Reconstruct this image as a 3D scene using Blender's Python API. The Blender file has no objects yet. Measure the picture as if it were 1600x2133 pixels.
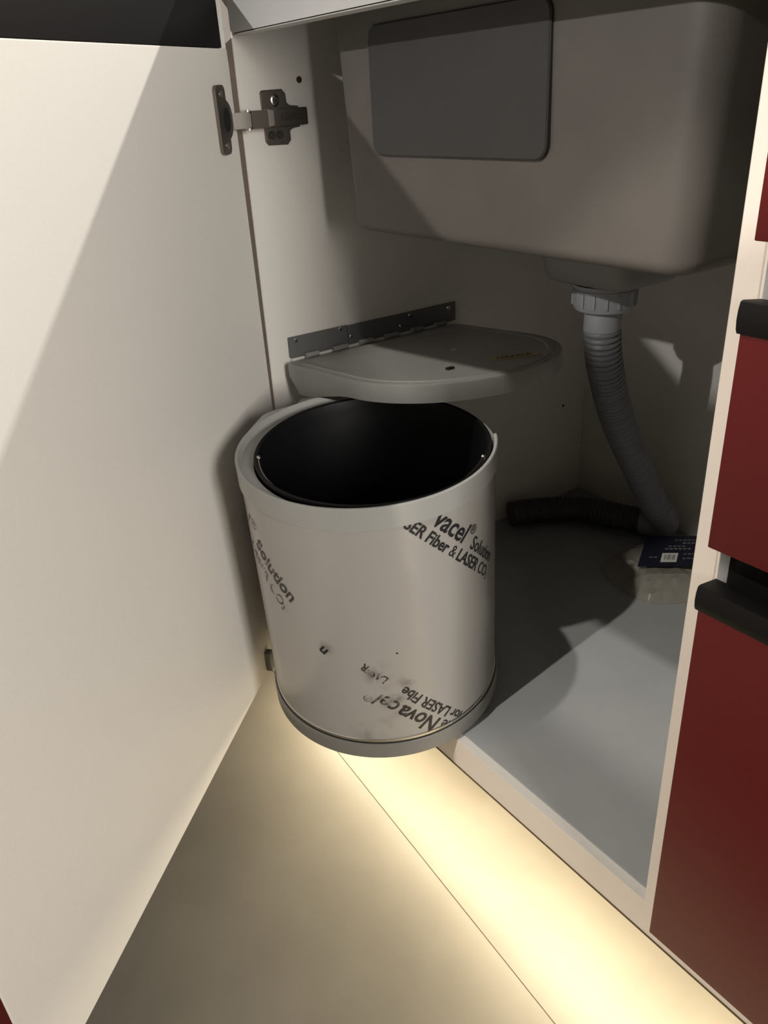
import bpy, bmesh, math, random
from mathutils import Vector, Matrix, noise
random.seed(3)
scene = bpy.context.scene
COL = scene.collection

# ------------------------------------------------------------------ camera
R = [[0.5783793191, 0.8141945749, -0.0506414588],
     [0.3454362219, -0.3006797762, -0.8889687783],
     [-0.7390204191, 0.4966677625, -0.4551592621]]
cam = bpy.data.cameras.new('camera')
cam.sensor_fit = 'HORIZONTAL'
cam.sensor_width = 36.0
cam.lens = 1678.697 / 1600.0 * 36.0
cam.clip_start = 0.01
cam_o = bpy.data.objects.new('camera', cam)
COL.objects.link(cam_o)
m = Matrix.Identity(4)
for i in range(3):
    m[i][0] = R[0][i]; m[i][1] = -R[1][i]; m[i][2] = -R[2][i]
m.translation = (0.823768, -0.407, 0.5956445)
cam_o.matrix_world = m
scene.camera = cam_o

# ------------------------------------------------------------------ world, lamps, exposure
world = bpy.data.worlds.new('world'); scene.world = world
world.use_nodes = True
world.node_tree.nodes['Background'].inputs[0].default_value = (0.9, 0.95, 1.0, 1)
world.node_tree.nodes['Background'].inputs[1].default_value = 0.05
scene.view_settings.view_transform = 'Standard'
scene.view_settings.look = 'None'
scene.view_settings.exposure = 0.0
scene.view_settings.gamma = 1.0
scene.view_settings.use_curve_mapping = False
scene.cycles.max_bounces = 8
scene.cycles.diffuse_bounces = 6
scene.cycles.sample_clamp_indirect = 3.0
scene.cycles.caustics_reflective = False
scene.cycles.caustics_refractive = False


def area_light(name, loc, direction, size, power, color, size_y=None, spread=180):
    l = bpy.data.lights.new(name, 'AREA')
    l.shape = 'RECTANGLE' if size_y else 'DISK'
    l.size = size
    if size_y: l.size_y = size_y
    l.energy = power; l.color = color
    l.spread = math.radians(spread)
    o = bpy.data.objects.new(name, l); COL.objects.link(o)
    o.location = loc
    o.rotation_euler = Vector(direction).to_track_quat('-Z', 'Y').to_euler()
    return o


WARM = (1.0, 0.93, 0.84)
# adjustable ceiling spot in front of the counter, turned towards the sink
def spot_light(name, loc, target, half, blend, power, color, radius):
    l = bpy.data.lights.new(name, 'SPOT'); l.energy = power; l.color = color
    l.spot_size = math.radians(2 * half); l.spot_blend = blend; l.shadow_soft_size = radius
    o = bpy.data.objects.new(name, l); COL.objects.link(o); o.location = loc
    o.rotation_euler = (Vector(target) - Vector(loc)).to_track_quat('-Z', 'Y').to_euler()
    return o


spot_light('ceiling_spot', (0.23, -0.82, 2.56), (0.40, 0.50, 0.733), 16.4, 0.08, 92, WARM, 0.03)
area_light('ceiling_downlight', (1.89, -0.85, 2.58), (0, 0, -1), 0.09, 2, WARM)
# added soft fill light from the right, set before a made-up window
area_light('right_fill_light', (2.47, -0.27, 0.88), (-1, 0, 0), 0.44, 36, (1.0, 0.955, 0.89), 0.9)
# light strip under the wall cupboards, over the worktop
area_light('worktop_light_strip', (0.3, 0.45, 1.222), (0, -0.35, -1), 1.8, 11.8, (1.0, 0.955, 0.885), 0.012)
# hand torch held in front of the open cupboard, pointing slightly upwards
spot_light('hand_torch', (0.57, -1.16, 1.02), (0.57 - 0.21, -1.16 + 1.0, 1.02 + 0.34), 44, 0.06, 29, (1.0, 0.965, 0.93), 0.008)
# narrow ceiling spot further back in the room
spot_light('ceiling_spot', (0.77, -2.30, 2.54), (0.56, 0.27, -0.02), 5.8, 0.2, 230, WARM, 0.02)
# warm light strip under the cupboard floor
area_light('plinth_light_strip', (0.58, 0.012, -0.0392), (0, -0.35, -1), 1.16, 3.0, (1.0, 0.855, 0.60), 0.008)


# ------------------------------------------------------------------ materials
def mat(name, base, rough=0.5, metal=0.0, spec=0.5, noise_amt=0.0, noise_scale=60, bump=0.0, bump_scale=400, coat=0.0):
    mt = bpy.data.materials.new(name); mt.use_nodes = True
    nt = mt.node_tree; b = nt.nodes['Principled BSDF']
    b.inputs['Base Color'].default_value = (*base, 1)
    b.inputs['Roughness'].default_value = rough
    b.inputs['Metallic'].default_value = metal
    b.inputs['Specular IOR Level'].default_value = spec
    b.inputs['Coat Weight'].default_value = coat
    tc = nt.nodes.new('ShaderNodeTexCoord')
    if noise_amt:
        n = nt.nodes.new('ShaderNodeTexNoise'); n.inputs['Scale'].default_value = noise_scale
        n.inputs['Detail'].default_value = 5
        nt.links.new(tc.outputs['Object'], n.inputs['Vector'])
        r = nt.nodes.new('ShaderNodeMapRange')
        r.inputs['From Min'].default_value = 0.3; r.inputs['From Max'].default_value = 0.7
        r.inputs['To Min'].default_value = 1 - noise_amt; r.inputs['To Max'].default_value = 1 + noise_amt
        nt.links.new(n.outputs['Fac'], r.inputs['Value'])
        mx = nt.nodes.new('ShaderNodeMix'); mx.data_type = 'RGBA'; mx.blend_type = 'MULTIPLY'
        mx.inputs['Factor'].default_value = 1
        mx.inputs['A'].default_value = (*base, 1)
        nt.links.new(r.outputs['Result'], mx.inputs['B'])
        nt.links.new(mx.outputs['Result'], b.inputs['Base Color'])
    if bump:
        n2 = nt.nodes.new('ShaderNodeTexNoise'); n2.inputs['Scale'].default_value = bump_scale
        nt.links.new(tc.outputs['Object'], n2.inputs['Vector'])
        bp = nt.nodes.new('ShaderNodeBump'); bp.inputs['Strength'].default_value = bump
        bp.inputs['Distance'].default_value = 0.001
        nt.links.new(n2.outputs['Fac'], bp.inputs['Height'])
        nt.links.new(bp.outputs['Normal'], b.inputs['Normal'])
    return mt


M = {}
M['melamine'] = mat('white_melamine', (0.78, 0.755, 0.71), 0.42, noise_amt=0.015, noise_scale=300)
M['edge_band'] = mat('cream_edge_band', (0.86, 0.78, 0.69), 0.4)
M['red'] = mat('dark_red_laminate', (0.118, 0.0085, 0.008), 0.45, spec=0.25, bump=0.05, bump_scale=900)
M['black_alu'] = mat('black_anodised_aluminium', (0.006, 0.0055, 0.005), 0.5, spec=0.22)
M['liner'] = mat('grey_liner', (0.33, 0.345, 0.35), 0.45, noise_amt=0.04, noise_scale=14)
M['rail'] = mat('pale_aluminium', (0.78, 0.77, 0.76), 0.4, metal=0.1, noise_amt=0.05, noise_scale=9)
M['sink'] = mat('grey_composite', (0.125, 0.114, 0.101), 0.55, noise_amt=0.07, noise_scale=18, bump=0.04, bump_scale=700)
M['pad'] = mat('dark_grey_pad', (0.050, 0.049, 0.047), 0.6, noise_amt=0.05, noise_scale=25)
M['plastic'] = mat('grey_plastic', (0.36, 0.36, 0.348), 0.34, noise_amt=0.02, noise_scale=40)
M['lid_plastic'] = mat('grey_lid_plastic', (0.292, 0.296, 0.283), 0.36, noise_amt=0.03, noise_scale=60)
M['dark_plastic'] = mat('slate_plastic', (0.13, 0.13, 0.13), 0.45)
M['bucket'] = mat('black_plastic', (0.006, 0.006, 0.007), 0.45, spec=0.25)
M['black'] = mat('black_rubber', (0.01, 0.01, 0.01), 0.6)
M['steel'] = mat('steel', (0.62, 0.60, 0.57), 0.25, metal=1.0)
M['dark_steel'] = mat('nickel_steel', (0.30, 0.27, 0.235), 0.33, metal=1.0)
M['hinge_dark'] = mat('burnished_steel', (0.22, 0.195, 0.17), 0.34, metal=0.9)
M['bright_steel'] = mat('brushed_bright_steel', (0.66, 0.62, 0.56), 0.35, metal=0.55)
M['hose'] = mat('grey_hose', (0.19, 0.20, 0.22), 0.42)
M['nut'] = mat('grey_pipe_nut', (0.30, 0.315, 0.335), 0.42)
M['base_plastic'] = mat('dark_grey_plastic', (0.20, 0.195, 0.18), 0.34)
M['well'] = mat('grey_well', (0.24, 0.245, 0.24), 0.5)
M['tail'] = mat('shaded_hose', (0.05, 0.05, 0.052), 0.5)  # hose tail darkened to carry the shade it lies in
M['ink'] = mat('black_ink', (0.012, 0.011, 0.012), 0.5)
M['tile'] = mat('beige_tile', (0.24, 0.22, 0.182), 0.45, noise_amt=0.10, noise_scale=9, bump=0.03, bump_scale=500)
M['grout'] = mat('brown_grout', (0.17, 0.135, 0.09), 0.9)
M['wall'] = mat('grey_wall_paint', (0.36, 0.35, 0.33), 0.8, noise_amt=0.02, noise_scale=8)
M['wall_tile'] = mat('white_glazed_wall', (0.75, 0.73, 0.69), 0.3)
M['counter'] = mat('speckled_worktop', (0.30, 0.29, 0.28), 0.25, noise_amt=0.3, noise_scale=200)
M['sticker'] = mat('tan_sticker', (0.42, 0.33, 0.17), 0.5)
M['card'] = mat('navy_card', (0.012, 0.013, 0.026), 0.35)
M['paper'] = mat('white_paper', (0.55, 0.55, 0.52), 0.6)
M['print_grey'] = mat('pale_print', (0.13, 0.135, 0.15), 0.6)
M['hole'] = mat('bare_chipboard_hole', (0.05, 0.025, 0.015), 0.9)


def worn_ink(name='rubbed_ink', lo=0.40, hi=0.60):
    mt = bpy.data.materials.new(name); mt.use_nodes = True
    nt = mt.node_tree; b = nt.nodes['Principled BSDF']
    b.inputs['Base Color'].default_value = (0.03, 0.025, 0.022, 1)
    tc = nt.nodes.new('ShaderNodeTexCoord')
    n = nt.nodes.new('ShaderNodeTexNoise'); n.inputs['Scale'].default_value = 130
    n.inputs['Detail'].default_value = 6
    nt.links.new(tc.outputs['Object'], n.inputs['Vector'])
    r = nt.nodes.new('ShaderNodeMapRange')
    r.inputs['From Min'].default_value = lo; r.inputs['From Max'].default_value = hi
    r.inputs['To Min'].default_value = 0.0; r.inputs['To Max'].default_value = 0.95
    nt.links.new(n.outputs['Fac'], r.inputs['Value'])
    nt.links.new(r.outputs['Result'], b.inputs['Alpha'])
    return mt


M['worn_ink'] = worn_ink()
M['faint_ink'] = worn_ink('faded_ink', 0.28, 0.46)


def film_material(spots):
    mt = mat('white_protective_film', (0.375, 0.36, 0.34), 0.27, spec=0.45, coat=0.25)
    nt = mt.node_tree; b = nt.nodes['Principled BSDF']
    b.inputs['Coat Roughness'].default_value = 0.22
    tc = nt.nodes.new('ShaderNodeTexCoord')
    n = nt.nodes.new('ShaderNodeTexNoise'); n.inputs['Scale'].default_value = 55
    n.inputs['Detail'].default_value = 7
    nt.links.new(tc.outputs['Object'], n.inputs['Vector'])
    total = None
    for (p, rad, k) in spots:
        d = nt.nodes.new('ShaderNodeVectorMath'); d.operation = 'DISTANCE'
        d.inputs[1].default_value = p
        nt.links.new(tc.outputs['Object'], d.inputs[0])
        r = nt.nodes.new('ShaderNodeMapRange'); r.interpolation_type = 'SMOOTHSTEP'
        r.inputs['From Min'].default_value = 0.0; r.inputs['From Max'].default_value = rad
        r.inputs['To Min'].default_value = k; r.inputs['To Max'].default_value = 0
        nt.links.new(d.outputs['Value'], r.inputs['Value'])
        if total is None: total = r.outputs['Result']
        else:
            a = nt.nodes.new('ShaderNodeMath'); a.operation = 'MAXIMUM'
            nt.links.new(total, a.inputs[0]); nt.links.new(r.outputs['Result'], a.inputs[1]); total = a.outputs[0]
    nr = nt.nodes.new('ShaderNodeMapRange')
    nr.inputs['From Min'].default_value = 0.42; nr.inputs['From Max'].default_value = 0.68
    nt.links.new(n.outputs['Fac'], nr.inputs['Value'])
    mu = nt.nodes.new('ShaderNodeMath'); mu.operation = 'MULTIPLY'
    nt.links.new(total, mu.inputs[0]); nt.links.new(nr.outputs['Result'], mu.inputs[1])
    mx = nt.nodes.new('ShaderNodeMix'); mx.data_type = 'RGBA'
    mx.inputs['A'].default_value = (0.375, 0.36, 0.34, 1); mx.inputs['B'].default_value = (0.07, 0.06, 0.05, 1)
    nt.links.new(mu.outputs[0], mx.inputs['Factor'])
    nt.links.new(mx.outputs['Result'], b.inputs['Base Color'])
    return mt


def bag_material():
    mt = bpy.data.materials.new('clear_plastic'); mt.use_nodes = True
    nt = mt.node_tree
    b = nt.nodes['Principled BSDF']
    b.inputs['Base Color'].default_value = (0.42, 0.40, 0.34, 1)
    b.inputs['Roughness'].default_value = 0.12
    b.inputs['Specular IOR Level'].default_value = 0.8
    b.inputs['Alpha'].default_value = 0.40
    return mt


M['bag'] = bag_material()


# ------------------------------------------------------------------ helpers
def add_obj(name, me, parent=None, **props):
    o = bpy.data.objects.new(name, me); COL.objects.link(o)
    if parent is not None: o.parent = parent
    for k, v in props.items(): o[k] = v
    return o


def empty(name, loc=(0, 0, 0), mw=None, **props):
    o = bpy.data.objects.new(name, None); COL.objects.link(o)
    o.empty_display_size = 0.05
    if mw is not None: o.matrix_world = mw
    else: o.location = loc
    for k, v in props.items(): o[k] = v
    return o


def from_bm(name, bm, mats, parent=None, smooth=None, **props):
    me = bpy.data.meshes.new(name)
    bmesh.ops.recalc_face_normals(bm, faces=bm.faces)
    if smooth is not None:
        for f in bm.faces: f.smooth = True
        for e in bm.edges:
            if len(e.link_faces) == 2 and e.calc_face_angle(0) > math.radians(smooth): e.smooth = False
    bm.to_mesh(me); bm.free()
    for mt in (mats if isinstance(mats, (list, tuple)) else [mats]): me.materials.append(mt)
    return add_obj(name, me, parent, **props)


def bm_box(bm, lo, hi, bevel=0.0, seg=2):
    r = bmesh.ops.create_cube(bm, size=1.0)
    vs = r['verts']
    for v in vs:
        v.co = Vector([lo[i] + (v.co[i] + 0.5) * (hi[i] - lo[i]) for i in range(3)])
    if bevel:
        es = set(e for v in vs for e in v.link_edges)
        bmesh.ops.bevel(bm, geom=list(es), offset=bevel, segments=seg, affect='EDGES', profile=0.5)


def box(name, lo, hi, mt, parent=None, bevel=0.0006, **props):
    bm = bmesh.new(); bm_box(bm, lo, hi, bevel)
    return from_bm(name, bm, mt, parent, smooth=30 if bevel else None, **props)


def bm_loops(bm, loops, cap_start=True, cap_end=True, closed=True, mat_index=None):
    rows = [[bm.verts.new(p) for p in lp] for lp in loops]
    n = len(rows[0])
    for a, b in zip(rows[:-1], rows[1:]):
        for i in range(n if closed else n - 1):
            j = (i + 1) % n
            bm.faces.new((a[i], a[j], b[j], b[i]))
    if cap_start: bm.faces.new(rows[0][::-1])
    if cap_end: bm.faces.new(rows[-1])
    return rows


def bm_lathe(bm, prof, seg=96, cx=0, cy=0, closed=False, cap=False):
    rows = []
    for (r, z) in prof:
        rows.append([bm.verts.new((cx + r * math.cos(2 * math.pi * i / seg), cy + r * math.sin(2 * math.pi * i / seg), z)) for i in range(seg)])
    pr = list(zip(rows[:-1], rows[1:]))
    if closed: pr.append((rows[-1], rows[0]))
    for a, b in pr:
        for i in range(seg):
            j = (i + 1) % seg
            bm.faces.new((a[i], a[j], b[j], b[i]))
    if cap:
        bm.faces.new(rows[0][::-1]); bm.faces.new(rows[-1])
    return rows


def lathe(name, prof, mt, parent=None, seg=96, cx=0, cy=0, closed=False, cap=False, smooth=35, **props):
    bm = bmesh.new(); bm_lathe(bm, prof, seg, cx, cy, closed, cap)
    return from_bm(name, bm, mt, parent, smooth=smooth, **props)


def catmull(pts, n):
    P = [Vector(p) for p in pts]
    P = [P[0] * 2 - P[1]] + P + [P[-1] * 2 - P[-2]]
    out = []
    for i in range(1, len(P) - 2):
        for k in range(n):
            t = k / n
            a, b, c, d = P[i - 1], P[i], P[i + 1], P[i + 2]
            out.append(0.5 * ((2 * b) + (c - a) * t + (2 * a - 5 * b + 4 * c - d) * t * t + (3 * b - a - 3 * c + d) * t ** 3))
    out.append(P[-2].copy())
    return out


def resample(pts, step):
    out = [pts[0].copy()]; acc = 0
    for a, b in zip(pts[:-1], pts[1:]):
        L = (b - a).length; d = step - acc
        while d <= L:
            out.append(a.lerp(b, d / L)); d += step
        acc = (acc + L) % step
    out.append(pts[-1].copy())
    return out


def bm_tube(bm, pts, rfun, seg=24, cap=True):
    up = Vector((0.3, 0.9, 0.2)).normalized()
    loops = []
    s = 0
    for i, p in enumerate(pts):
        t = (pts[min(i + 1, len(pts) - 1)] - pts[max(i - 1, 0)]).normalized()
        a = up - t * up.dot(t); a.normalize(); b = t.cross(a); up = a
        if i: s += (pts[i] - pts[i - 1]).length
        r = rfun(s, i)
        loops.append([p + (a * math.cos(2 * math.pi * k / seg) + b * math.sin(2 * math.pi * k / seg)) * r for k in range(seg)])
    bm_loops(bm, loops, cap, cap)


def tube(name, pts, r, mt, parent=None, seg=12, smooth=50, **props):
    bm = bmesh.new()
    bm_tube(bm, [Vector(p) for p in pts], (lambda s, i: r) if not callable(r) else r, seg)
    return from_bm(name, bm, mt, parent, smooth=smooth, **props)


def rrect(x0, x1, y0, y1, r, z, n=8):
    out = []
    for (cx, cy, a0) in ((x1 - r, y1 - r, 0), (x0 + r, y1 - r, 90), (x0 + r, y0 + r, 180), (x1 - r, y0 + r, 270)):
        for k in range(n + 1):
            a = math.radians(a0 + 90 * k / n)
            out.append(Vector((cx + r * math.cos(a), cy + r * math.sin(a), z)))
    return out


def text_verts(s, bold=0.0, italic=0.0):
    cu = bpy.data.curves.new('txt', 'FONT'); cu.body = s; cu.size = 1.0
    cu.resolution_u = 3; cu.offset = bold; cu.shear = italic; cu.fill_mode = 'FRONT'
    o = bpy.data.objects.new('txt', cu); COL.objects.link(o)
    dg = bpy.context.evaluated_depsgraph_get(); dg.update()
    me = bpy.data.meshes.new_from_object(o.evaluated_get(dg))
    vs = [v.co.copy() for v in me.vertices]; fs = [tuple(p.vertices) for p in me.polygons]
    bpy.data.objects.remove(o); bpy.data.curves.remove(cu); bpy.data.meshes.remove(me)
    x0 = min(v.x for v in vs); x1 = max(v.x for v in vs)
    return [Vector((v.x - x0, v.y, 0)) for v in vs], fs, x1 - x0


def text_mesh(name, parts, mt, parent, fn):
    """parts: list of (string, bold, italic, x offset fn) already laid out as (verts, faces)."""
    V = []; F = []
    for vs, fs in parts:
        b = len(V); V += [fn(v) for v in vs]; F += [tuple(i + b for i in f) for f in fs]
    me = bpy.data.meshes.new(name); me.from_pydata(V, [], F); me.update()
    me.materials.append(mt)
    return add_obj(name, me, parent)


# ------------------------------------------------------------------ setting
FZ = -0.135
W = 0.568; D = 0.5404; T = 0.016; XR = 1.184
XA, XB, YA, YB, ZC = -1.7, 2.5, -3.2, 0.62, 2.62


def slab(name, lo, hi, mt):
    return box(name, lo, hi, mt, bevel=0, kind='structure')


fl = slab('floor', (XA - .1, YA - .1, FZ - 0.10), (XB + .1, YB + .1, FZ - 0.0006), M['grout'])
slab('ceiling', (XA - .1, YA - .1, ZC), (XB + .1, YB + .1, ZC + .1), M['wall'])
slab('wall_back', (XA - .1, YB, FZ), (XB + .1, YB + .1, ZC), M['wall_tile'])
slab('wall_front', (XA - .1, YA - .1, FZ), (XB + .1, YA, ZC), M['wall'])
slab('wall_left', (XA - .1, YA, FZ), (XA, YB, ZC), M['wall'])
wr = bmesh.new()
WY0, WY1, WZ0, WZ1 = -0.49, -0.05, 0.43, 1.33
for lo, hi in (((XB, YA, FZ), (XB + .1, YB, WZ0)), ((XB, YA, WZ1), (XB + .1, YB, ZC)), ((XB, YA, WZ0), (XB + .1, WY0, WZ1)), ((XB, WY1, WZ0), (XB + .1, YB, WZ1))):
    bm_box(wr, lo, hi)
from_bm('wall_right', wr, M['wall'], kind='structure')
win = empty('added_window', (XB, (WY0 + WY1) / 2, WZ0), kind='structure')  # made-up window, added to house the fill light
wi = Matrix.Translation((-XB, -(WY0 + WY1) / 2, -WZ0))
fb = bmesh.new()
for lo, hi in (((XB + .03, WY0, WZ0), (XB + .07, WY1, WZ0 + .04)), ((XB + .03, WY0, WZ1 - .04), (XB + .07, WY1, WZ1)), ((XB + .03, WY0, WZ0), (XB + .07, WY0 + .04, WZ1)), ((XB + .03, WY1 - .04, WZ0), (XB + .07, WY1, WZ1)), ((XB + .03, -0.285, WZ0), (XB + .07, -0.255, WZ1))):
    bm_box(fb, lo, hi)
from_bm('added_frame', fb, M['melamine'], win).matrix_parent_inverse = wi
for y0, y1 in ((WY0 + .04, -0.285), (-0.255, WY1 - .04)):
    box('added_pane', (XB + .048, y0, WZ0 + .04), (XB + .052, y1, WZ1 - .04), M['bag'], win, bevel=0).matrix_parent_inverse = wi
# floor tiles, laid a few degrees off the cupboard line
ta = math.radians(-4.0)
tw, td, gap = 1.2, 0.6, 0.0007
bm = bmesh.new(); bm_box(bm, (gap / 2, gap / 2, -0.008), (tw - gap / 2, td - gap / 2, 0), 0.0002, 1)
tile_me = bpy.data.meshes.new('tile'); bm.to_mesh(tile_me); bm.free(); tile_me.materials.append(M['tile'])
ox, oy = 0.351 - 0.62 * math.cos(ta), -0.0545 - 0.62 * math.sin(ta)
for i in range(-3, 4):
    for j in range(-7, 3):
        u, v = i * tw + (0.15 if j % 2 else 0), j * td
        x = ox + u * math.cos(ta) - v * math.sin(ta); y = oy + u * math.sin(ta) + v * math.cos(ta)
        cxm = x + tw / 2; cym = y + td / 2
        if cxm < XA - .3 or cxm > XB + .3 or cym < YA - .2 or cym > YB + .2: continue
        o = add_obj('tile', tile_me, fl)
        o.location = (x, y, FZ); o.rotation_euler = (0, 0, ta)

# ------------------------------------------------------------------ base cupboard carcass
cab = empty('base_cabinet', (0, 0, 0), label='white sink cupboard with its hinged door standing open, round bin in front', category='cabinet')
dcab = empty('drawer_cabinet', (0, 0, 0), label='dark red drawer unit with black lip handles, right of the sink cupboard', category='cabinet')
BT = 0.037


def panel_with_band(name, lo, hi, parent, bevel=0.0008):
    """board with white faces and a cream edge band on the front (-y) edge"""
    bm = bmesh.new(); bm_box(bm, lo, hi, bevel, 1)
    for f in bm.faces:
        f.material_index = 1 if f.calc_center_median().y < lo[1] + 0.0012 else 0
    return from_bm(name, bm, [M['melamine'], M['edge_band']], parent)


XM = W + T
panel_with_band('side_panel', (-T, 0, 0), (0, D, 0.70), cab)
panel_with_band('side_panel', (W, 0, 0), (XM, D, 0.70), cab)
panel_with_band('bottom_panel', (-T, 0, -BT), (XM, D, 0), cab, 0)
box('back_panel', (-T, D, -BT), (XM, D + 0.008, 0.70), M['melamine'], cab, bevel=0)
box('plinth', (-T, 0.10, FZ), (XM, 0.116, -BT), M['melamine'], cab, bevel=0)
panel_with_band('side_panel', (XM + 0.0004, 0, 0), (XM + 0.0020, D, 0.70), dcab, 0.0003)
panel_with_band('side_panel', (XR - T, 0, 0), (XR, D, 0.70), dcab)
panel_with_band('bottom_panel', (XM, 0, -BT), (XR, D, 0), dcab, 0)
box('back_panel', (XM, D, -BT), (XR, D + 0.008, 0.70), M['melamine'], dcab, bevel=0)
box('plinth', (XM, 0.10, FZ), (XR, 0.116, -BT), M['melamine'], dcab, bevel=0)
M['lip_shade'] = mat('lip_shadow_brown', (0.10, 0.055, 0.025), 0.8)  # shadow under the board's front lip, drawn as a thin brown strip
box('lip_shadow', (-T, -0.0007, -BT - 0.0002), (XM, 0.0004, -BT + 0.0014), M['lip_shade'], cab, bevel=0)
box('lip_shadow', (XM, -0.0007, -BT - 0.0002), (XR, 0.0004, -BT + 0.0014), M['lip_shade'], dcab, bevel=0)
# pale metal front rail with folded lip and rounded lower corner
bm = bmesh.new()
x0, x1 = 0.0005, W - 0.0005
prof = [(x0, 0.70), (x1, 0.70)] + [(x1, 0.659)] + [(x0 + 0.008 + 0.008 * math.cos(a), 0.667 + 0.008 * math.sin(a)) for a in [math.radians(270 - 15 * k) for k in range(0, 7)]]
bm_loops(bm, [[Vector((x, -0.0012, z)) for x, z in prof], [Vector((x, 0.0012, z)) for x, z in prof]])
bm_box(bm, (x0 + .008, -0.0012, 0.6582), (x1, 0.016, 0.6604), 0.0006, 1)
from_bm('front_rail', bm, M['rail'], cab)
for (y, z, r) in ((0.0713, 0.6183, 0.0032), (0.4936, 0.1573, 0.0022)):
    bm = bmesh.new()
    bmesh.ops.create_cone(bm, cap_ends=True, segments=16, radius1=r, radius2=r, depth=0.0006, matrix=Matrix.Translation((0.0002, y, z)) @ Matrix.Rotation(math.pi / 2, 4, 'Y'))
    from_bm('drill_hole', bm, M['hole'], cab)

# grey liner
box('shelf_liner', (0.0008, 0.0095, 0.0002), (W - 0.0008, D - 0.001, 0.0022), M['liner'],
    label='smooth grey liner sheet covering the floor of the cupboard', category='liner', bevel=0.0005)

# worktop with a cut-out above the sink
bm = bmesh.new()
for lo, hi in (((-1.2, -0.03, 0.7005), (1.2, 0.075, 0.733)), ((-1.2, 0.455, 0.7005), (1.2, 0.60, 0.733)),
               ((-1.2, 0.075, 0.7005), (0.075, 0.455, 0.733)), ((0.493, 0.075, 0.7005), (1.2, 0.455, 0.733))):
    bm_box(bm, lo, hi)
from_bm('worktop', bm, M['counter'], label='dark speckled worktop above the sink cupboard and drawers', category='countertop')

# ------------------------------------------------------------------ sink
sink = empty('sink', (0.284, 0.26, 0.48), label='grey composite sink bowl hanging inside the cupboard above the hose', category='sink')
sink_inv = Matrix.Translation((-0.284, -0.26, -0.48))


def at_sink(o):
    o.matrix_parent_inverse = sink_inv
    return o


def sink_loop(z, inset=0.0, r=0.022):
    f = (z - 0.477) / (0.69 - 0.477)
    k = 0.013 * f
    return rrect(0.0815 - k + inset, 0.4865 + k + inset * -1, 0.0695 - 0.004 * f + inset, 0.4505 + k - inset, max(r - inset, 0.004), z, 8)


loops = []
for a in range(0, 91, 15):
    q = 0.011 * (1 - math.sin(math.radians(a))); zz = 0.477 + 0.011 * (1 - math.cos(math.radians(a)))
    loops.append(sink_loop(zz, q, 0.024))
loops += [sink_loop(0.52, 0, 0.024), sink_loop(0.60, 0, 0.024), sink_loop(0.699, 0, 0.024), sink_loop(0.699, 0.009, 0.024), sink_loop(0.56, 0.009, 0.024), sink_loop(0.489, 0.02, 0.024)]
bm = bmesh.new(); bm_loops(bm, loops)
at_sink(from_bm('bowl', bm, M['sink'], sink, smooth=40))
# raised pad on the front face


def pad_loop(grow, y):
    lo = rrect(0.140 - grow, 0.3635 + grow, 0.549 - grow, 0.6545 + grow, 0.012 + grow, 0, 6)
    return [Vector((p.x, y, p.y)) for p in lo]


bm = bmesh.new()
bm_loops(bm, [pad_loop(0, 0.071), pad_loop(0, 0.0645), pad_loop(-0.0012, 0.0632)])
at_sink(from_bm('sound_pad', bm, M['pad'], sink, smooth=40, label='dark grey rounded pad on the front of the bowl'))
bm = bmesh.new()
wl = []
for (z, g) in ((0.480, 0.004), (0.43, 0.001), (0.422, 0.0), (0.417, -0.003), (0.4145, -0.008)):
    wl.append(rrect(0.196 - g, 0.306 + g, 0.232 - g, 0.330 + g, 0.015, z, 6))
bm_loops(bm, wl, True, True)
at_sink(from_bm('drain_well', bm, M['well'], sink, smooth=40))

# ------------------------------------------------------------------ drain hose
hose = empty('drain_hose', (0.254, 0.27, 0.40), label='grey corrugated drain hose running from the sink down to the cupboard floor', category='hose')
hinv = Matrix.Translation((-0.254, -0.27, -0.40))


def at_hose(o):
    o.matrix_parent_inverse = hinv; return o


HX, HY = 0.254, 0.27
bm = bmesh.new()
bm_lathe(bm, [(0.0335, 0.4143), (0.0335, 0.4118), (0.0318, 0.4114), (0.0315, 0.4095), (0.0325, 0.409), (0.0322, 0.393), (0.030, 0.388), (0.0215, 0.3865), (0.0, 0.3865)][:-1], 48, HX, HY, False, True)
nut = at_hose(from_bm('hose_nut', bm, M['nut'], hose, smooth=30))
bm = bmesh.new()
for k in range(16):
    a = 2 * math.pi * k / 16
    c = Vector((HX + 0.0325 * math.cos(a), HY + 0.0325 * math.sin(a), 0))
    bmesh.ops.create_cube(bm, size=1, matrix=Matrix.Translation((c.x, c.y, 0.400)) @ Matrix.Rotation(a, 4, 'Z') @ Matrix.Diagonal((0.0028, 0.0026, 0.014, 1)))
rb = from_bm('grip_rib', bm, M['nut'], nut)
path = resample(catmull([(0.254, 0.27, 0.389), (0.2545, 0.27, 0.360), (0.249, 0.287, 0.315), (0.233, 0.335, 0.240), (0.216, 0.405, 0.150), (0.207, 0.468, 0.067), (0.203, 0.496, 0.038)], 40), 0.0009)
i0 = next(i for i, p in enumerate(path) if p.z < 0.366)
at_hose(tube('sleeve', path[:i0], 0.0196, M['nut'], hose, 28))
at_hose(tube('corrugated_hose', path[i0 - 2:], lambda s, i: 0.0166 + 0.0036 * abs(math.sin(math.pi * s / 0.0060)) ** 0.55, M['hose'], hose, 28, 80))
el = resample(catmull([(0.207, 0.468, 0.067), (0.203, 0.492, 0.042), (0.196, 0.504, 0.0255), (0.180, 0.497, 0.0235), (0.166, 0.489, 0.0235)], 16), 0.002)
at_hose(tube('elbow', el, 0.0202, M['hose'], hose, 28, label='smooth bluish grey elbow'))
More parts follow.
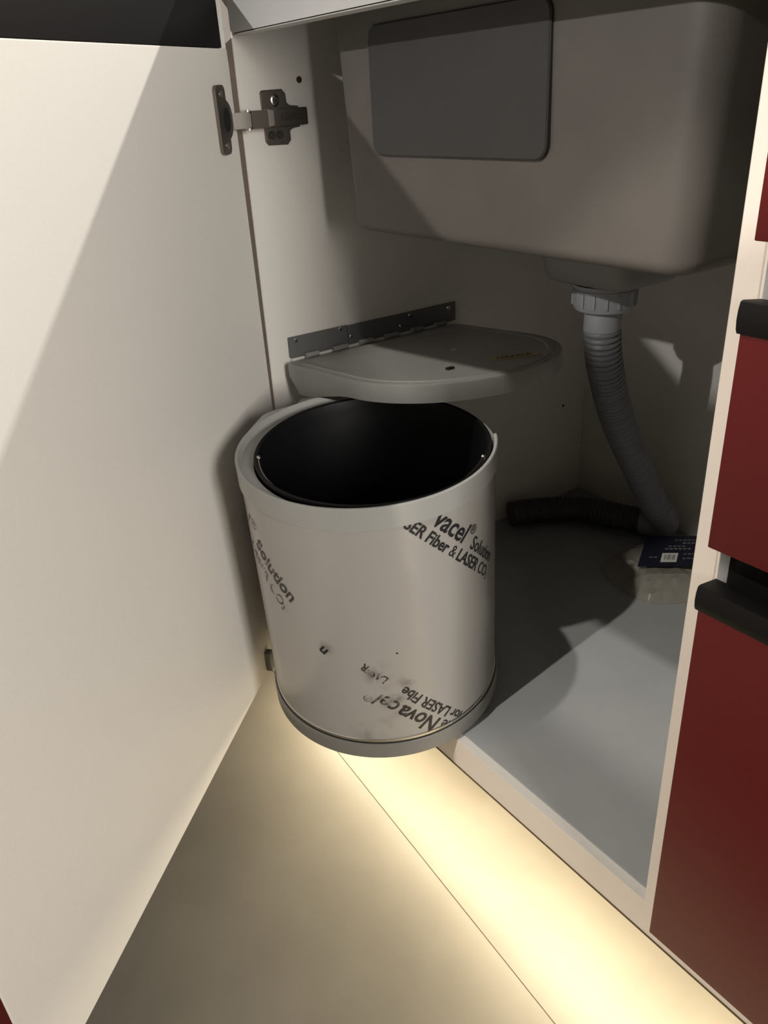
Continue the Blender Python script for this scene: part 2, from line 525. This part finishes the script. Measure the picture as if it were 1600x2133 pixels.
tail = resample(catmull([(0.172, 0.492, 0.0235), (0.146, 0.479, 0.0235), (0.086, 0.452, 0.0235), (0.046, 0.401, 0.0235), (0.028, 0.36, 0.0235)], 30), 0.0011)
at_hose(tube('hose_tail', tail, lambda s, i: 0.0186 + 0.0010 * math.sin(2 * math.pi * s / 0.0062), M['tail'], hose, 24, 80))

# ------------------------------------------------------------------ open door
th, sag, lean = 0.7407, 0.0209, -0.0025
u = Vector((math.sin(th), -math.cos(th), 0)); n = Vector((math.cos(th), math.sin(th), 0)); up = Vector((0, 0, 1))
u2 = u * math.cos(sag) - up * math.sin(sag); up2 = up * math.cos(sag) + u * math.sin(sag)
dm = Matrix.Identity(4)
for i in range(3):
    dm[i][0] = u2[i]; dm[i][1] = n[i]; dm[i][2] = up2[i]
dm.translation = (0.0025, -0.0022, -0.012)
DW, DH = 0.5962, 0.6586
bm = bmesh.new(); bm_box(bm, (0, -0.018, 0), (DW, 0, DH), 0.0009, 2)
for f in bm.faces:
    f.material_index = 0 if (f.calc_center_median().y > -0.0007) else 1
door = from_bm('door', bm, [M['melamine'], M['red']], cab, label='open door, white inside with dark red edges')
door.matrix_local = dm


def handle_profile(zb, y0, s=1):
    return [(y0 - 0.0006, zb - 0.0015), (y0 - 0.0018, zb + 0.001), (y0 - 0.0024, zb + 0.006), (y0 - 0.0021, zb + 0.011), (y0 - 0.0010, zb + 0.0152), (y0 + 0.001, zb + 0.0158), (y0 + 0.0175, zb + 0.0135), (y0 + 0.0175, zb + 0.0005), (y0 + 0.001, zb + 0.0005)]


# inner tall leg and outer lip of the black handle profile
bm = bmesh.new()
pr = [(-0.0185, DH - 0.001), (-0.0215, DH + 0.003), (-0.0222, DH + 0.010), (-0.0205, DH + 0.0155), (-0.006, DH + 0.0165), (-0.006, DH + 0.049), (-0.0185, DH + 0.051), (-0.0185, DH + 0.0525), (-0.0045, DH + 0.0525), (-0.0035, DH + 0.051), (-0.0035, DH + 0.0008), (-0.0175, DH + 0.0008)]
bm_loops(bm, [[Vector((x, y, z)) for y, z in pr] for x in (0.004, DW)])
from_bm('handle', bm, M['black_alu'], door, label='black metal grip profile along the top edge')
# small dark catch near the bottom
box('bin_catch', (0.118, 0.0, 0.004), (0.128, 0.007, 0.030), M['dark_plastic'], door, bevel=0.001)

# ------------------------------------------------------------------ concealed hinge
def at_h(o):
    return o


# mounting plate (outline in y,z on the side panel)
outl = [(0.0235, 0.6080), (0.0255, 0.6100), (0.048, 0.6105), (0.0515, 0.607), (0.0525, 0.598), (0.056, 0.5955), (0.066, 0.5945), (0.066, 0.5745), (0.0575, 0.5735), (0.0535, 0.571), (0.0535, 0.562), (0.050, 0.5585), (0.0275, 0.559), (0.0245, 0.5625)]
bm = bmesh.new()
cen = Vector((0, sum(p[0] for p in outl) / len(outl), sum(p[1] for p in outl) / len(outl)))


def ol(x, k):
    return [Vector((x, cen.y + (a - cen.y) * k, cen.z + (b - cen.z) * k)) for a, b in outl]


bm_loops(bm, [ol(0.0002, 1), ol(0.0026, 1), ol(0.0036, 0.96)])
hinge = from_bm('hinge', bm, M['hinge_dark'], cab, label='dark metal concealed hinge')


def disc_x(bm, x, y, z, r, d, seg=20, r2=None):
    bmesh.ops.create_cone(bm, cap_ends=True, segments=seg, radius1=r, radius2=r if r2 is None else r2, depth=d, matrix=Matrix.Translation((x, y, z)) @ Matrix.Rotation(math.pi / 2, 4, 'Y'))


def screw_x(parent, x, y, z, r, mt, conv):
    bm = bmesh.new(); disc_x(bm, x, y, z, r, 0.0016, 18, r * 0.75)
    nf = set(bm.faces)
    for a in (45, 135):
        bmesh.ops.create_cube(bm, size=1, matrix=Matrix.Translation((x + 0.00095, y, z)) @ Matrix.Rotation(math.radians(a), 4, 'X') @ Matrix.Diagonal((0.0008, r * 1.1, r * 0.28, 1)))
    for f in bm.faces:
        if f not in nf: f.material_index = 1
    return conv(from_bm('screw', bm, [mt, M['black']], parent, smooth=40))


# screw recess ring and screws
bm = bmesh.new()
bmesh.ops.create_uvsphere(bm, u_segments=20, v_segments=8, radius=1, matrix=Matrix.Translation((0.0033, 0.0385, 0.6005)) @ Matrix.Diagonal((0.0012, 0.0052, 0.0062, 1)))
at_h(from_bm('screw_recess', bm, M['steel'], hinge, smooth=60))
screw_x(hinge, 0.0045, 0.0388, 0.6003, 0.0036, M['hinge_dark'], at_h)
for yy in (0.0312, 0.0405):
    bm = bmesh.new(); disc_x(bm, 0.0036, yy, 0.5685, 0.0042, 0.001, 20)
    at_h(from_bm('adjuster_recess', bm, M['black'], hinge))
    screw_x(hinge, 0.0045, yy, 0.5685, 0.0026, M['hinge_dark'], at_h)


def yz_loft(name, secs, mt, bev=None):
    """secs: (y, x0, x1, z0, z1) rectangular sections along y"""
    bm = bmesh.new()
    bm_loops(bm, [[Vector((a, y, zl)), Vector((b, y, zl)), Vector((b, y, zh)), Vector((a, y, zh))] for (y, a, b, zl, zh) in secs])
    bmesh.ops.bevel(bm, geom=list(bm.edges), offset=0.0008, segments=2, affect='EDGES')
    return at_h(from_bm(name, bm, mt, hinge, smooth=30))


arm = yz_loft('arm', [(0.030, 0.003, 0.0135, 0.5765, 0.5930), (0.0355, 0.003, 0.0135, 0.5765, 0.5930), (0.072, 0.003, 0.011, 0.5765, 0.5930)], M['hinge_dark'])
yz_loft('arm_cap', [(0.0222, 0.006, 0.0182, 0.5768, 0.5926), (0.0305, 0.005, 0.0140, 0.5775, 0.5918)], M['bright_steel'])
yz_loft('arm_neck', [(0.0035, 0.008, 0.0175, 0.5758, 0.5922), (0.0225, 0.006, 0.0178, 0.5758, 0.5922)], M['hinge_dark'])
yz_loft('link', [(-0.0215, 0.0165, 0.0235, 0.5765, 0.5912), (-0.012, 0.0150, 0.0225, 0.5765, 0.5912), (-0.003, 0.0135, 0.0215, 0.5765, 0.5912), (0.0025, 0.011, 0.018, 0.5772, 0.5905)], M['bright_steel'])
for zz in (0.5755, 0.5922):
    bm = bmesh.new(); bmesh.ops.create_cone(bm, cap_ends=True, segments=14, radius1=0.0025, radius2=0.0025, depth=0.002, matrix=Matrix.Translation((0.0145, 0.0005, zz)))
    at_h(from_bm('pivot_pin', bm, M['bright_steel'], hinge, smooth=40))
# embossed name on the arm
vs, fs, w = text_verts('HÄFELE', 0.018)
s = 0.0265 / w
em = text_mesh('embossed_name', [(vs, fs)], M['dark_steel'], hinge, lambda v: Vector((0.0138 - 0.0025 * ((0.0395 + v.x * s - 0.0355) / 0.0365) + 0.0002, 0.0395 + v.x * s, 0.5818 + v.y * s * 1.15)))
# cup and flange on the door (door-local, transformed to world)


def on_door(p): return dm @ Vector(p)


bm = bmesh.new()
lo_ = rrect(0.0275, 0.0500, 0.5685, 0.6285, 0.006, 0, 5)
bm_loops(bm, [[on_door((p.x, y, p.y)) for p in lo_] for y in (0.0002, 0.0034)])
bmesh.ops.bevel(bm, geom=[e for e in bm.edges if e.calc_face_angle(0) > 1.0], offset=0.0006, segments=2, affect='EDGES')
fln = at_h(from_bm('cup_flange', bm, M['hinge_dark'], hinge, smooth=30))
bm = bmesh.new()
cl = [(0.0300 + 0.0165 * math.cos(a), 0.5985 + 0.0175 * math.sin(a)) for a in [2 * math.pi * k / 32 for k in range(32)]]
bm_loops(bm, [[on_door((x, y, z)) for x, z in cl] for y in (0.0001, 0.0026)])
at_h(from_bm('hinge_cup', bm, M['hinge_dark'], hinge, smooth=40))
bm = bmesh.new()
cl = [(0.0300 + 0.0085 * math.cos(a), 0.5985 + 0.0105 * math.sin(a)) for a in [2 * math.pi * k / 24 for k in range(24)]]
bm_loops(bm, [[on_door((x, y, z)) for x, z in cl] for y in (0.0024, 0.0037)])
at_h(from_bm('cup_well', bm, M['black'], hinge))
for zz in (0.5765, 0.6205):
    bm = bmesh.new()
    cl = [(0.0385 + 0.0032 * math.cos(a), zz + 0.0032 * math.sin(a)) for a in [2 * math.pi * k / 16 for k in range(16)]]
    bm_loops(bm, [[on_door((x, y, z)) for x, z in cl] for y in (0.0030, 0.0042)])
    at_h(from_bm('flange_screw', bm, M['steel'], hinge, smooth=40))

# ------------------------------------------------------------------ swing-out bin
Abin = Vector((0.223, -0.0195, 0.3075)); Bbin = Vector((0.2064, -0.0013, 0.012))
ax = (Abin - Bbin).normalized(); H = (Abin - Bbin).length
e1 = Vector((0, 1, 0)).cross(ax).normalized(); e2 = ax.cross(e1)
bmx = Matrix.Identity(4)
for i in range(3):
    bmx[i][0] = e1[i]; bmx[i][1] = e2[i]; bmx[i][2] = ax[i]
bmx.translation = Bbin
bin_ = empty('swing_out_bin', mw=bmx, label='round swing-out waste bin with printed protective film and grey rims', category='bin')
RB = 0.1225


def cylp(deg, h, r=RB):
    a = math.radians(deg); return (r * math.cos(a), r * math.sin(a), h)


spots = [(cylp(-36, 0.112), 0.022, 0.75), (cylp(-30, 0.075), 0.020, 0.85), (cylp(-33, 0.088), 0.022, 0.6), (cylp(-24, 0.098), 0.014, 0.6), (cylp(-27, 0.064), 0.018, 0.5), (cylp(-58.6, 0.139), 0.012, 0.5),
         (cylp(-78, 0.172), 0.018, 0.5), (cylp(-44, 0.028), 0.028, 0.35), (cylp(-33, 0.05), 0.016, 0.4)]
M['film'] = film_material(spots)
body = lathe('body', [(RB, 0.0245), (RB, 0.14), (RB, 0.285), (RB - 0.0012, 0.285), (RB - 0.0012, 0.0245)], M['film'], bin_, 160, closed=True, smooth=40, label='steel drum still wrapped in white printed film')
lathe('steel_lip', [(RB - 0.0008, 0.0205), (RB + 0.0009, 0.0212), (RB + 0.0009, 0.0242), (RB - 0.0008, 0.0252)], M['steel'], body, 160, closed=True)
# bottom ring with floor
lathe('base_ring', [(0.112, 0.0045), (0.112, 0.0), (0.1243, 0.0), (0.1255, 0.0012), (0.1256, 0.0180), (0.1246, 0.0195), (0.1222, 0.0200), (0.1214, 0.0180), (0.1210, 0.0062), (0.0, 0.0062), (0.0, 0.0045)][:-2] + [(0.002, 0.0062), (0.002, 0.0045)], M['base_plastic'], bin_, 160, closed=True, smooth=35)
lathe('gap_ring', [(0.1218, 0.0192), (0.1240, 0.0198), (0.1238, 0.0208), (0.1218, 0.0210)], M['black'], bin_, 160, closed=True)  # black ring in the narrow gap above the base ring
# carrier ring with arm towards the pivot: outer radius follows a teardrop hull
piv = bmx.inverted() @ Vector((0.040, 0.045, 0.30)); piv = Vector((piv.x, piv.y))
RO, RP = 0.1246, 0.024
dP = piv.length; aP = math.atan2(piv.y, piv.x)


def r_out(a):
    d = (a - aP + math.pi) % (2 * math.pi) - math.pi
    dirv = Vector((math.cos(d), abs(math.sin(d))))
    # tangent line between the circles (ring at 0, pivot at (dP,0)), upper side
    phi = math.acos((RO - RP) / dP)
    nrm = Vector((math.cos(phi), math.sin(phi)))
    r = RO
    if abs(d) < phi:
        t = RO / max(nrm.dot(dirv), 1e-6)
        # end cap of the pivot circle
        bq = dP * dirv.x; disc = bq * bq - (dP * dP - RP * RP)
        if disc > 0 and (dirv * t).x > dP + RP * math.cos(phi):
            t = bq + math.sqrt(disc)
        r = max(r, t)
    return r


bm = bmesh.new()
seg = 240
lps = []
ZT, ZB = H, H - 0.0215
def lowered(deg):
    """the rim drops behind the bucket, between the right-hand step and the arm"""
    d = deg % 360
    return 0.009 * min(1, max(0, (d - 54) / 1.0)) * min(1, max(0, (170 - d) / 10))


for (dr, z, inner) in ((None, ZB, 0.1130), (0.0, ZB, None), (0.0, ZT - 0.0008, None), (-0.0008, ZT, None), (None, ZT, 0.1222), (None, ZT - 0.0008, 0.1214), (None, ZT - 0.0092, 0.1204), (None, ZT - 0.0096, 0.1140), (None, ZB, 0.1136)):
    lp = []
    for k in range(seg):
        a = 2 * math.pi * k / seg
        r = inner if inner else r_out(a) + dr
        zz = z - (lowered(math.degrees(a)) if z > ZT - 0.005 else 0)
        if not inner: zz -= 0.029 * min(1, max(0, (r - RO - 0.006) / 0.046))
        ledge = 1.0 if inner and inner <= 0.1140 else 0.0   # the ledge hugs the bucket, which sits slightly off centre
        lp.append(Vector((r * math.cos(a) + 0.0036 * ledge, r * math.sin(a) + 0.0046 * ledge, zz)))
    lps.append(lp)
rows = bm_loops(bm, lps, False, False)
for i in range(seg):
    j = (i + 1) % seg; bm.faces.new((rows[-1][i], rows[-1][j], rows[0][j], rows[0][i]))
from_bm('carrier_ring', bm, M['plastic'], bin_, smooth=35)
# black bucket
bx, by = 0.0036, 0.0046
bk = lathe('bucket', [(0.002, 0.014), (0.096, 0.014), (0.1085, H - 0.016), (0.1128, H - 0.0068), (0.1132, H - 0.0042), (0.1120, H - 0.0032), (0.1098, H - 0.0045), (0.1074, H - 0.014), (0.0945, 0.017), (0.002, 0.017)], M['bucket'], bin_, 128, bx, by, closed=True, smooth=35, label='black plastic inner bucket')
# wire handle folded on the rim
aw = math.radians(-40)
hp = []
for k in range(0, 33):
    a = math.radians(-119) + math.radians(153.5) * k / 32
    hp.append((bx + 0.1085 * math.cos(a), by + 0.1085 * math.sin(a), H - 0.0050 - 0.005 * math.sin(math.pi * k / 32)))
wire = tube('wire_handle', hp, 0.0011, M['dark_steel'], bk, 8)
for k in (0, 32):
    bm = bmesh.new(); bmesh.ops.create_uvsphere(bm, u_segments=12, v_segments=8, radius=0.0024, matrix=Matrix.Translation(hp[k]))
    from_bm('handle_pivot', bm, M['steel'], bk, smooth=60)
# spring clip at the back of the rim
ac = math.radians(131)
bm = bmesh.new()
for zz, rr in ((H - 0.011, 0.0085), (H - 0.0035, 0.012)):
    pass
cv = []
for zz, hw in ((H - 0.010, 0.010), (H - 0.0022, 0.015)):
    row = []
    for k in range(7):
        a = ac + (k / 6 - 0.5) * 2 * hw / 0.108
        row.append(bm.verts.new((bx + 0.1078 * math.cos(a), by + 0.1078 * math.sin(a), zz)))
    cv.append(row)
for k in range(6): bm.faces.new((cv[0][k], cv[0][k + 1], cv[1][k + 1], cv[1][k]))
bmesh.ops.solidify(bm, geom=list(bm.faces), thickness=0.001)
from_bm('rim_clip', bm, M['steel'], bin_)

# pivot post under the arm
pp = bmx.inverted() @ Vector((0.040, 0.045, 0.30))
tube('pivot_post', [(pp.x, pp.y, 0.004), (pp.x, pp.y, ZB - 0.026)], 0.009, M['steel'], bin_, 18)
lathe('pivot_foot', [(0.016, 0.0), (0.016, 0.004), (0.0095, 0.006), (0.0095, 0.0)], M['base_plastic'], bin_, 24, pp.x, pp.y, closed=True)
# ---- printed text on the film


def cyl_text(name, items, start, end, mt, parent=None, r=RB + 0.00045, fit=None, flip_h=1.0):
    """items: [(string, bold, italic, scale)] laid out in a row; fitted from start to end (deg, height) along the baseline"""
    cells = []; x = 0
    for it_ in items:
        (s_, b_, it, sc) = it_[:4]
        gap, dy = (it_[4], it_[5]) if len(it_) > 4 else (0.26, 0.0)
        if cells: x += gap
        vs, fs, w = text_verts(s_, b_, it)
        cells.append(([Vector((v.x * sc + x, v.y * sc + dy, 0)) for v in vs], fs)); x += w * sc
    tot = x
    p0 = Vector((math.radians(start[0]) * RB, start[1])); p1 = Vector((math.radians(end[0]) * RB, end[1]))
    d = (p1 - p0); k = d.length / tot; d.normalize(); upv = Vector((-d.y, d.x))

    def fn(v):
        q = p0 + d * (v.x * k) + upv * (v.y * k * flip_h)
        a = q.x / RB
        return Vector((r * math.cos(a), r * math.sin(a), q.y))
    return text_mesh(name, cells, mt, parent or body, fn), k


cyl_text('printed_text', [('vacel', 0.019, 0.12, 1.25), ('®', 0.004, 0, 0.62, 0.05, 0.55), ('Solution', 0.014, 0, 0.86, 0.16, 0.0)], (-8.3, 0.2680), (29.4, 0.1845), M['ink'], flip_h=1.1)
cyl_text('printed_text', [('SER', 0.026, 0, 1), ('Fiber', 0.026, 0, 1), ('&', 0.002, 0, 1), ('LASER', 0.026, 0, 1), ('CO', 0.010, 0, 1), ('2', 0.006, 0, 0.6, 0.04, -0.1)], (-20.6, 0.2730), (25.2, 0.1718), M['ink'], flip_h=1.12)
cyl_text('printed_text', [('cel', 0.018, 0.12, 1.2), ('®', 0.004, 0, 0.62, 0.05, 0.5)], (-116.5, 0.2590), (-100.5, 0.2290), M['worn_ink'], flip_h=1.1)
cyl_text('printed_text', [('Solution', 0.024, 0, 1)], (-97.5, 0.2245), (-74.6, 0.1815), M['faint_ink'], flip_h=1.1)
cyl_text('printed_text', [('LASER', 0.014, 0, 1), ('CO', 0.006, 0, 1), ('2', 0, 0, 0.6, 0.04, -0.1)], (-106.5, 0.2140), (-80.5, 0.1665), M['worn_ink'], flip_h=1.1)
cyl_text('printed_text', [('The', 0.014, 0, 0.86), ('Nova', 0.019, 0.12, 1.25)], (2.8, 0.0150), (-25.5, 0.0690), M['ink'], flip_h=1.1)
cyl_text('printed_text', [('cel', 0.018, 0.12, 1.25), ('®', 0.004, 0, 0.62, 0.05, 0.5)], (-26.6, 0.0712), (-38.5, 0.0945), M['worn_ink'], flip_h=1.1)
cyl_text('printed_text', [('for', 0.012, 0, 1), ('LASER', 0.020, 0, 1), ('Fibe', 0.020, 0, 1)], (5.4, 0.0275), (-24.0, 0.0925), M['ink'], flip_h=1.12)
cyl_text('printed_text', [('LASER', 0.018, 0, 1)], (-31.2, 0.1060), (-41.5, 0.1265), M['worn_ink'], flip_h=1.12)
cyl_text('printed_text', [('n', 0.03, 0, 1)], (-57.4, 0.1365), (-60.0, 0.1412), M['ink'])
cyl_text('printed_text', [('.', 0.01, 0, 1)], (-26.2, 0.1360), (-27.0, 0.1372), M['ink'])

# ------------------------------------------------------------------ bin lid on its hinge bar
lid = empty('bin_lid', (0.0, 0.15, 0.33), label='grey D-shaped bin lid hinged to a bar on the cupboard side', category='lid')
linv = Matrix.Translation((0.0, -0.15, -0.33))


def at_l(o):
    o.matrix_parent_inverse = linv; return o


bm = bmesh.new(); bm_box(bm, (0.0002, 0.0255, 0.3322), (0.0028, 0.1068, 0.3562), 0.0005, 1)
at_l(from_bm('mounting_bar', bm, M['dark_plastic'], lid))
bm = bmesh.new(); bm_box(bm, (0.0002, 0.1076, 0.3315), (0.0030, 0.2762, 0.3555), 0.0005, 1)
at_l(from_bm('mounting_bar', bm, M['dark_plastic'], lid))
for (y, z) in ((0.0348, 0.3515), (0.0964, 0.3530), (0.1113, 0.3410), (0.1865, 0.3405), (0.2015, 0.3508), (0.2639, 0.3495)):
    screw_x(lid, 0.0036, y, z, 0.0030, M['steel'], at_l)
SL = 0.088


def lz(x): return 0.3288 + SL * x


def lid_outline(inset):
    x0, yc, hw = 0.008 + inset, 0.1435, 0.1275 - inset
    rc = 0.006
    pts = []
    xc = 0.1425
    # start at back-left corner, along far side, round the nose, back along near side
    pts += [(x0, yc + hw - rc), (x0 + rc * 0.3, yc + hw - rc * 0.3), (x0 + rc, yc + hw)]
    pts += [(x0 + rc + (xc - x0 - rc) * k / 6, yc + hw) for k in range(1, 6)]
    for k in range(0, 41):
        a = math.pi / 2 - math.pi * k / 40
        pts.append((xc + hw * math.cos(a), yc + hw * math.sin(a)))
    pts += [(xc + (x0 + rc - xc) * k / 6, yc - hw) for k in range(1, 6)]
    pts += [(x0 + rc, yc - hw), (x0 + rc * 0.3, yc - hw + rc * 0.3), (x0, yc - hw + rc)]
    return pts


def skirt(x, y):
    # the skirt is deeper at the near left corner
    k = 0.0195
    if y < 0.05 and x < 0.128:
        k = 0.0205 + 0.0135 * min(1, (0.128 - x) / 0.075)
        if x < 0.036: k = 0.0120 + (k - 0.0120) * max(0, (x - 0.010) / 0.026)
    return k


bm = bmesh.new()
lps = []
for (inset, dz) in ((0.0026, -0.0045), (0.0026, 'in'), (0.0, 'out'), (0.0, -0.0026), (0.0009, -0.0007), (0.0028, 0.0), (0.0080, 0.0), (0.0098, 0.0012), (0.0150, 0.0012), (0.0168, 0.0)):
    lp = []
    for (x, y) in lid_outline(inset):
        z = lz(x)
        if dz in ('in', 'out'): z -= skirt(x, y)
        else: z += dz
        lp.append(Vector((x, y, z)))
    lps.append(lp)
bm_loops(bm, lps)
lt = at_l(from_bm('lid_shell', bm, M['lid_plastic'], lid, smooth=32))
# hinge knuckles between the slots
for (y0, y1) in ((0.044, 0.0615), (0.0825, 0.1035), (0.121, 0.1400), (0.1595, 0.179), (0.201, 0.218), (0.239, 0.256)):
    at_l(tube('hinge_knuckle', [(0.0062, y0, 0.3322), (0.0062, y1, 0.3322)], 0.0033, M['lid_plastic'], lid, 14))
for (y0, y1) in ((0.027, 0.0435), (0.062, 0.082), (0.104, 0.1205), (0.1405, 0.159), (0.1795, 0.2005), (0.2185, 0.2385)):
    bm = bmesh.new(); bm_box(bm, (0.0002, y0, 0.3285), (0.0052, y1, 0.3318), 0.0003, 1)
    at_l(from_bm('hinge_leaf', bm, M['melamine'], lid))
# sticker, black insert, moulding mark


def on_lid(x, y, dz): return Vector((x, y, lz(x) + dz))


ta_, tb_ = Vector((0.208, 0.149)), Vector((0.233, 0.200))
sd = (tb_ - ta_); sl = sd.length; sd.normalize(); sn = Vector((-sd.y, sd.x))
bm = bmesh.new()
o_ = rrect(0, sl, -0.0075, 0.0075, 0.0072, 0, 5)
bm_loops(bm, [[on_lid(*(ta_ + sd * p.x + sn * p.y), dz) for p in o_] for dz in (0.0003, 0.0007)])
stk = at_l(from_bm('badge', bm, M['sticker'], lid, label='tan oblong badge with dark lettering'))
vs, fs, w = text_verts('HÄFELE', 0.02)
k_ = sl * 0.66 / w
text_mesh('badge_lettering', [(vs, fs)], M['ink'], stk, lambda v: on_lid(*(ta_ + sd * (sl * 0.17 + v.x * k_) + sn * (v.y * k_ - 0.0030)), 0.0009))
bm = bmesh.new()
bm_loops(bm, [[on_lid(0.2030 + a, 0.1015 + b, dz) for a, b in ((-.0025, -.004), (.0025, -.004), (.0025, .004), (-.0025, .004))] for dz in (0.0, 0.0024)])
at_l(from_bm('black_insert', bm, M['black'], lid))
bm = bmesh.new()
bm_loops(bm, [[on_lid(0.134 + 0.0035 * math.cos(a), 0.164 + 0.0035 * math.sin(a), dz) for a in [2 * math.pi * k / 14 for k in range(14)]] for dz in (0.0, 0.0006)])
at_l(from_bm('moulding_mark', bm, M['paper'], lid))
# ------------------------------------------------------------------ packet at the back of the cupboard
bag = empty('plastic_packet', (0.27, 0.42, 0.003), label='crumpled clear plastic packet with navy card lying on the cupboard floor', category='packet')
binv = Matrix.Translation((-0.27, -0.42, -0.003))


def at_b(o):
    o.matrix_parent_inverse = binv; return o


outline = catmull([(0.196, 0.372, 0), (0.232, 0.352, 0), (0.268, 0.346, 0), (0.302, 0.356, 0), (0.328, 0.392, 0), (0.352, 0.440, 0), (0.330, 0.500, 0), (0.270, 0.515, 0), (0.205, 0.470, 0), (0.190, 0.415, 0), (0.196, 0.372, 0)], 6)[:-1]
cb = Vector((0.268, 0.425, 0))
bm = bmesh.new()
lps = []
for k, zz in ((1.0, 0.0026), (1.0, 0.0034), (0.93, 0.008), (0.84, 0.0135), (0.72, 0.017), (0.55, 0.0185), (0.35, 0.019), (0.12, 0.019)):
    lp = []
    for p in outline:
        q = cb + (p - cb) * k
        w_ = noise.noise(Vector((q.x * 55, q.y * 55, 2.0))) * 0.008 + noise.noise(Vector((q.x * 140, q.y * 60, 7.0))) * 0.005
        lp.append(Vector((q.x, q.y, max(0.0026, zz + (w_ if zz > 0.006 else 0)))))
    lps.append(lp)
bm_loops(bm, lps)
at_b(from_bm('clear_film', bm, M['bag'], bag, smooth=25))
c0 = Vector((0.251, 0.379, 0.0255)); ca = Vector((0.64, 0.77, 0.0)); cbv = Vector((-0.50, 0.84, 0.02)).normalized()


def on_card(a, b, d=0.0): return c0 + ca * a + cbv * b + Vector((0, 0, d))


bm = bmesh.new()
bm_loops(bm, [[on_card(a, b, d) for a, b in ((0, 0), (0.115, 0), (0.115, 0.083), (0, 0.083))] for d in (0, 0.0008)])
card = at_b(from_bm('header_card', bm, M['card'], bag, label='dark navy printed card'))
bm = bmesh.new()
bm_loops(bm, [[on_card(a, b, d) for a, b in ((0.028, 0.010), (0.049, 0.010), (0.049, 0.034), (0.028, 0.034))] for d in (0.0009, 0.0012)])
lab = from_bm('price_label', bm, M['paper'], card)
lab.matrix_parent_inverse = Matrix.Identity(4)
bm = bmesh.new()
for k in range(7):
    a = 0.032 + 0.0021 * k; wd = (0.0011, 0.0006, 0.0014)[k % 3]
    bm_loops(bm, [[on_card(x, y, d) for x, y in ((a, 0.016), (a + wd, 0.016), (a + wd, 0.029), (a, 0.029))] for d in (0.0012, 0.0014)])
from_bm('bar_print', bm, M['print_grey'], card)
for (a0, a1, b0, b1) in ((0.030, 0.070, 0.044, 0.048), (0.034, 0.060, 0.052, 0.055), (0.052, 0.085, 0.060, 0.064), (0.056, 0.078, 0.018, 0.021), (0.056, 0.090, 0.030, 0.033), (0.012, 0.024, 0.022, 0.025), (0.040, 0.075, 0.069, 0.072)):
    bm = bmesh.new()
    kk = int((a1 - a0) / 0.006)
    for q in range(kk):
        x = a0 + q * 0.006
        bm_loops(bm, [[on_card(xx, yy, d) for xx, yy in ((x, b0), (x + 0.0042, b0), (x + 0.0042, b1), (x, b1))] for d in (0.0009, 0.0011)])
    from_bm('print_line', bm, M['print_grey'], card)

# ------------------------------------------------------------------ drawers on the right
DX0, DX1 = 0.5875, 1.182
for (z0, z1, lab_) in ((-0.003, 0.3055, 'tall bottom drawer'), (0.3487, 0.4787, 'middle drawer'), (0.5238, 0.6450, 'top drawer')):
    dr = box('drawer', (DX0, -0.018, z0), (DX1, -0.002, z1), M['red'], dcab, bevel=0.0008, label=lab_)
    bm = bmesh.new()
    bm_loops(bm, [[Vector((x, y, z)) for y, z in handle_profile(z1, -0.018)] for x in (DX0 - 0.0015, DX1 + 0.001)])
    from_bm('handle', bm, M['black_alu'], dr, smooth=50)
    bm = bmesh.new()
    hb = min(0.12, (z1 - z0) * 0.55)
    zb = max(z0 + 0.012, 0.012)
    for lo, hi_ in (((W + T + .014, 0.024, zb), (XR - T - .014, 0.46, zb + 0.012)), ((W + T + .014, 0.024, zb), (W + T + .026, 0.46, zb + hb)), ((XR - T - .026, 0.024, zb), (XR - T - .014, 0.46, zb + hb)), ((W + T + .014, 0.448, zb), (XR - T - .014, 0.46, zb + hb))):
        bm_box(bm, lo, hi_)
    from_bm('drawer_box', bm, M['dark_plastic'], dr)

# black strips added as shade in the gaps above the drawers
for (z0, z1) in ((0.300, 0.362), (0.472, 0.536), (0.640, 0.699)):
    box('gap_shade', (XM + 0.0024, 0.012, z0), (XR - T - 0.0005, 0.020, z1), M['black_alu'], dcab, bevel=0)

# neighbouring unit on the far side of the open door
lcab = empty('kitchen_unit', (0, 0, 0), label='dark red kitchen unit left of the sink cupboard, hidden behind its open door', category='cabinet')
box('carcass', (-1.2, 0, -BT), (-T - 0.0005, D, 0.70), M['melamine'], lcab)
box('plinth', (-1.2, 0.10, FZ), (-T - 0.0005, 0.116, -BT), M['melamine'], lcab, bevel=0)
for x0 in (-1.198, -0.606):
    d_ = box('door', (x0, -0.019, -0.003), (x0 + 0.575, -0.002, 0.645), M['red'], lcab, bevel=0.0008)
    bm = bmesh.new()
    bm_loops(bm, [[Vector((x, y, z)) for y, z in handle_profile(0.645, -0.018)] for x in (x0 - 0.001, x0 + 0.576)])
    from_bm('handle', bm, M['black_alu'], d_, smooth=50)
